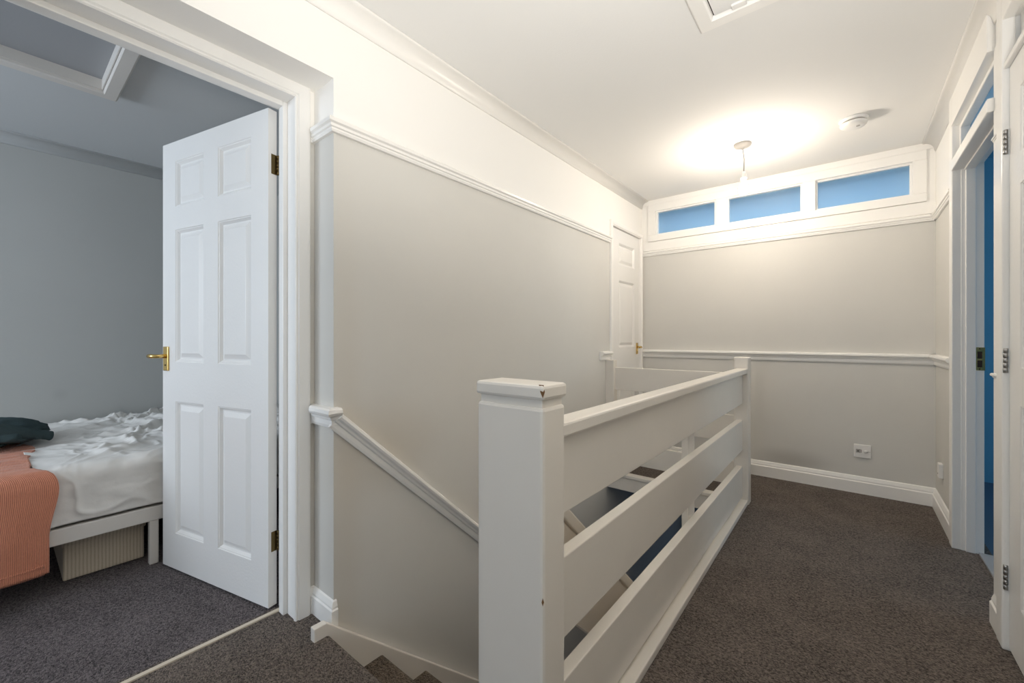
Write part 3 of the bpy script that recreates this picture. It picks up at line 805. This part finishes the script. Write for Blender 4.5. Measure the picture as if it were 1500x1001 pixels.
# coral throw hanging over the side of the bed
def throw_fn(u, v):
    # u across (y), v along: 0 near the wall, then over the edge and down
    yr = .150; yl = -.50
    Ltop, Ldrop = .78, .40
    d = v * (Ltop + Ldrop)
    y = yl + u * (yr - yl)
    if d < Ltop - .04:
        x = BX + .012 - Ltop + d; z = MZ1 + .022
    else:
        t = min(1, (d - (Ltop - .04)) / .08) * math.pi / 2
        r = .05
        x = BX + .024 - .04 + math.sin(t) * r; z = MZ1 + .022 - r * (1 - math.cos(t))
        if d > Ltop + .04: z -= (d - Ltop - .04); x += .004
    wv = fbm((y * 3, d * 1.4, 2), 1.5)
    drop = max(0, d - Ltop)
    if d < Ltop: z += .010 * wv + .008 * fbm((y * 2, d * 5, 5), 3)
    x += (.012 * math.sin(y * 17 + 1.3) + .012 * wv) * min(1, drop / .25)
    # wandering right-hand edge
    s_ = u ** 3
    topf = max(0, 1 - d / Ltop)
    y += s_ * (-.075 * topf + .03 * math.sin(d * 9) * (1 - min(1, drop * 4)) - .045 * math.exp(-((d - Ltop + .08) / .09) ** 2) - .012 * min(1, drop * 4))
    return (x, y, z)
g = cloth_grid(throw_fn, 90, 130)
tb = obj('throw_blanket', g, M_CORAL, None, True)
md = tb.modifiers.new('thickness', 'SOLIDIFY'); md.thickness = .010; md.offset = 1
tag(tb, 'coral ribbed throw blanket hanging over the side of the bed', 'blanket')
# turned-up lower hem peeping below
def fold_fn(u, v):
    y = -.50 + u * .625; z = .158 - v * (.034 + .012 * u) - .004 * math.sin(u * 9); x = BX + .042 + .008 * math.sin(y * 17 + 1.3) - .018 * v
    return (x, y, z)
g = cloth_grid(fold_fn, 60, 8)
fo = obj('hem_fold', g, M_CORAL, tb, True); m2 = fo.modifiers.new('thickness', 'SOLIDIFY'); m2.thickness = .008; m2.offset = 0

# dark green garment dropped on the blanket
bm = B()
bmesh.ops.create_icosphere(bm, subdivisions=6, radius=1)
for v in bm.verts:
    n_ = v.co.normalized()
    ang = math.atan2(n_.y, n_.x)
    q_ = n_ + V((fbm(n_, 1.6), fbm(n_ + V((4, 0, 0)), 1.6), fbm(n_ + V((0, 4, 0)), 1.6))) * .30
    rid = abs(math.sin(4.2 * q_.y + 2.6 * q_.z - 1.2 * q_.x))
    rr = .92 + .05 * fbm(n_, 2.0) + .16 * rid ** .7 + .015 * fbm(n_, 9)
    x, y, z = n_ * rr
    z = z * .088 if z > 0 else z * .035
    v.co = (-3.34 + x * .27, -.055 + y * .225, .572 + z)
gm = obj('sweatshirt', bm, M_HOODIE, None, True)
tag(gm, 'dark green sweatshirt crumpled on top of the coral blanket', 'clothing')
bm = B()
tube(bm, [(-3.16 + .02 * math.sin(t * 3), -.22 + .40 * t, .60 + .03 * math.sin(t * math.pi) - .03 * t * t) for t in [i / 24 for i in range(25)]], [.022 + .022 * math.sin(math.pi * min(1, .15 + i / 26)) for i in range(25)], 20)
for v in bm.verts: v.co += V((fbm(v.co, 12), fbm(v.co + V((3, 0, 0)), 12), fbm(v.co + V((0, 5, 0)), 12))) * .008
obj('sleeve', bm, M_HOODIE, gm, True)

# storage box under the bed
bx = thing('storage_box', 'beige striped fabric storage box pushed under the bed', 'box', (-2.66, .32, 0))
bm = B(); box(bm, -.62, .0, -.135, .135, .004, .165, .006); obj('box_body', bm, M_BOX, bx)
bm = B(); box(bm, -.625, .006, -.140, .140, .155, .178, .005); obj('lid', bm, M_BOX, bx)

# ------------------------------------------------------------------ lights
def area(name, loc, rot, sx, sy, power, col):
    l = bpy.data.lights.new(name, 'AREA'); l.shape = 'RECTANGLE'; l.size = sx; l.size_y = sy
    l.energy = power; l.color = col
    o = bpy.data.objects.new(name, l); COL.objects.link(o); o.location = loc; o.rotation_euler = rot
    return o
R90 = math.pi / 2
area('landing_window_daylight', (-.62, -2.54, 1.45), (R90, 0, 0), .95, 1.2, 9, (.66, .81, 1.0))
area('bedroom_window_daylight', (-2.8, -2.54, 1.5), (R90, 0, 0), 1.4, 1.2, 30, (.78, .88, 1.0))
sl = bpy.data.lights.new('ceiling_bounce_fill', 'SPOT'); sl.energy = 90; sl.color = (1.0, .96, .90)  # added fill, no real fitting: brightens the ceiling and upper walls
sl.spot_size = math.radians(120); sl.spot_blend = 1.0; sl.shadow_soft_size = .12
slo = bpy.data.objects.new('ceiling_bounce_fill', sl); COL.objects.link(slo); slo.location = (.20, .08, 1.12)
slo.rotation_euler = V((-.34, .52, 1.0)).to_track_quat('-Z', 'Y').to_euler()
area('blue_room_daylight', (3.0, 3.0, 1.5), (R90, 0, R90), 1.4, 1.3, 10, (.62, .84, 1.0))
area('back_room_daylight', (-.5, 4.2, 2.35), (0, 0, 0), 1.8, .5, 3.6, (.72, .86, 1.0))
area('hall_daylight', (-.5, 4.9, -1.2), (-R90, 0, 0), .8, 1.2, .5, (.45, .68, 1.0))

w = bpy.data.worlds.new('world'); scene.world = w; w.use_nodes = True
w.node_tree.nodes['Background'].inputs[0].default_value = (.75, .86, 1, 1)
w.node_tree.nodes['Background'].inputs[1].default_value = .3

scene.cycles.max_bounces = 20
scene.cycles.diffuse_bounces = 14
scene.view_settings.view_transform = 'Standard'
scene.view_settings.look = 'None'
scene.view_settings.exposure = 0.85
scene.view_settings.gamma = 1.0
scene.view_settings.use_curve_mapping = False
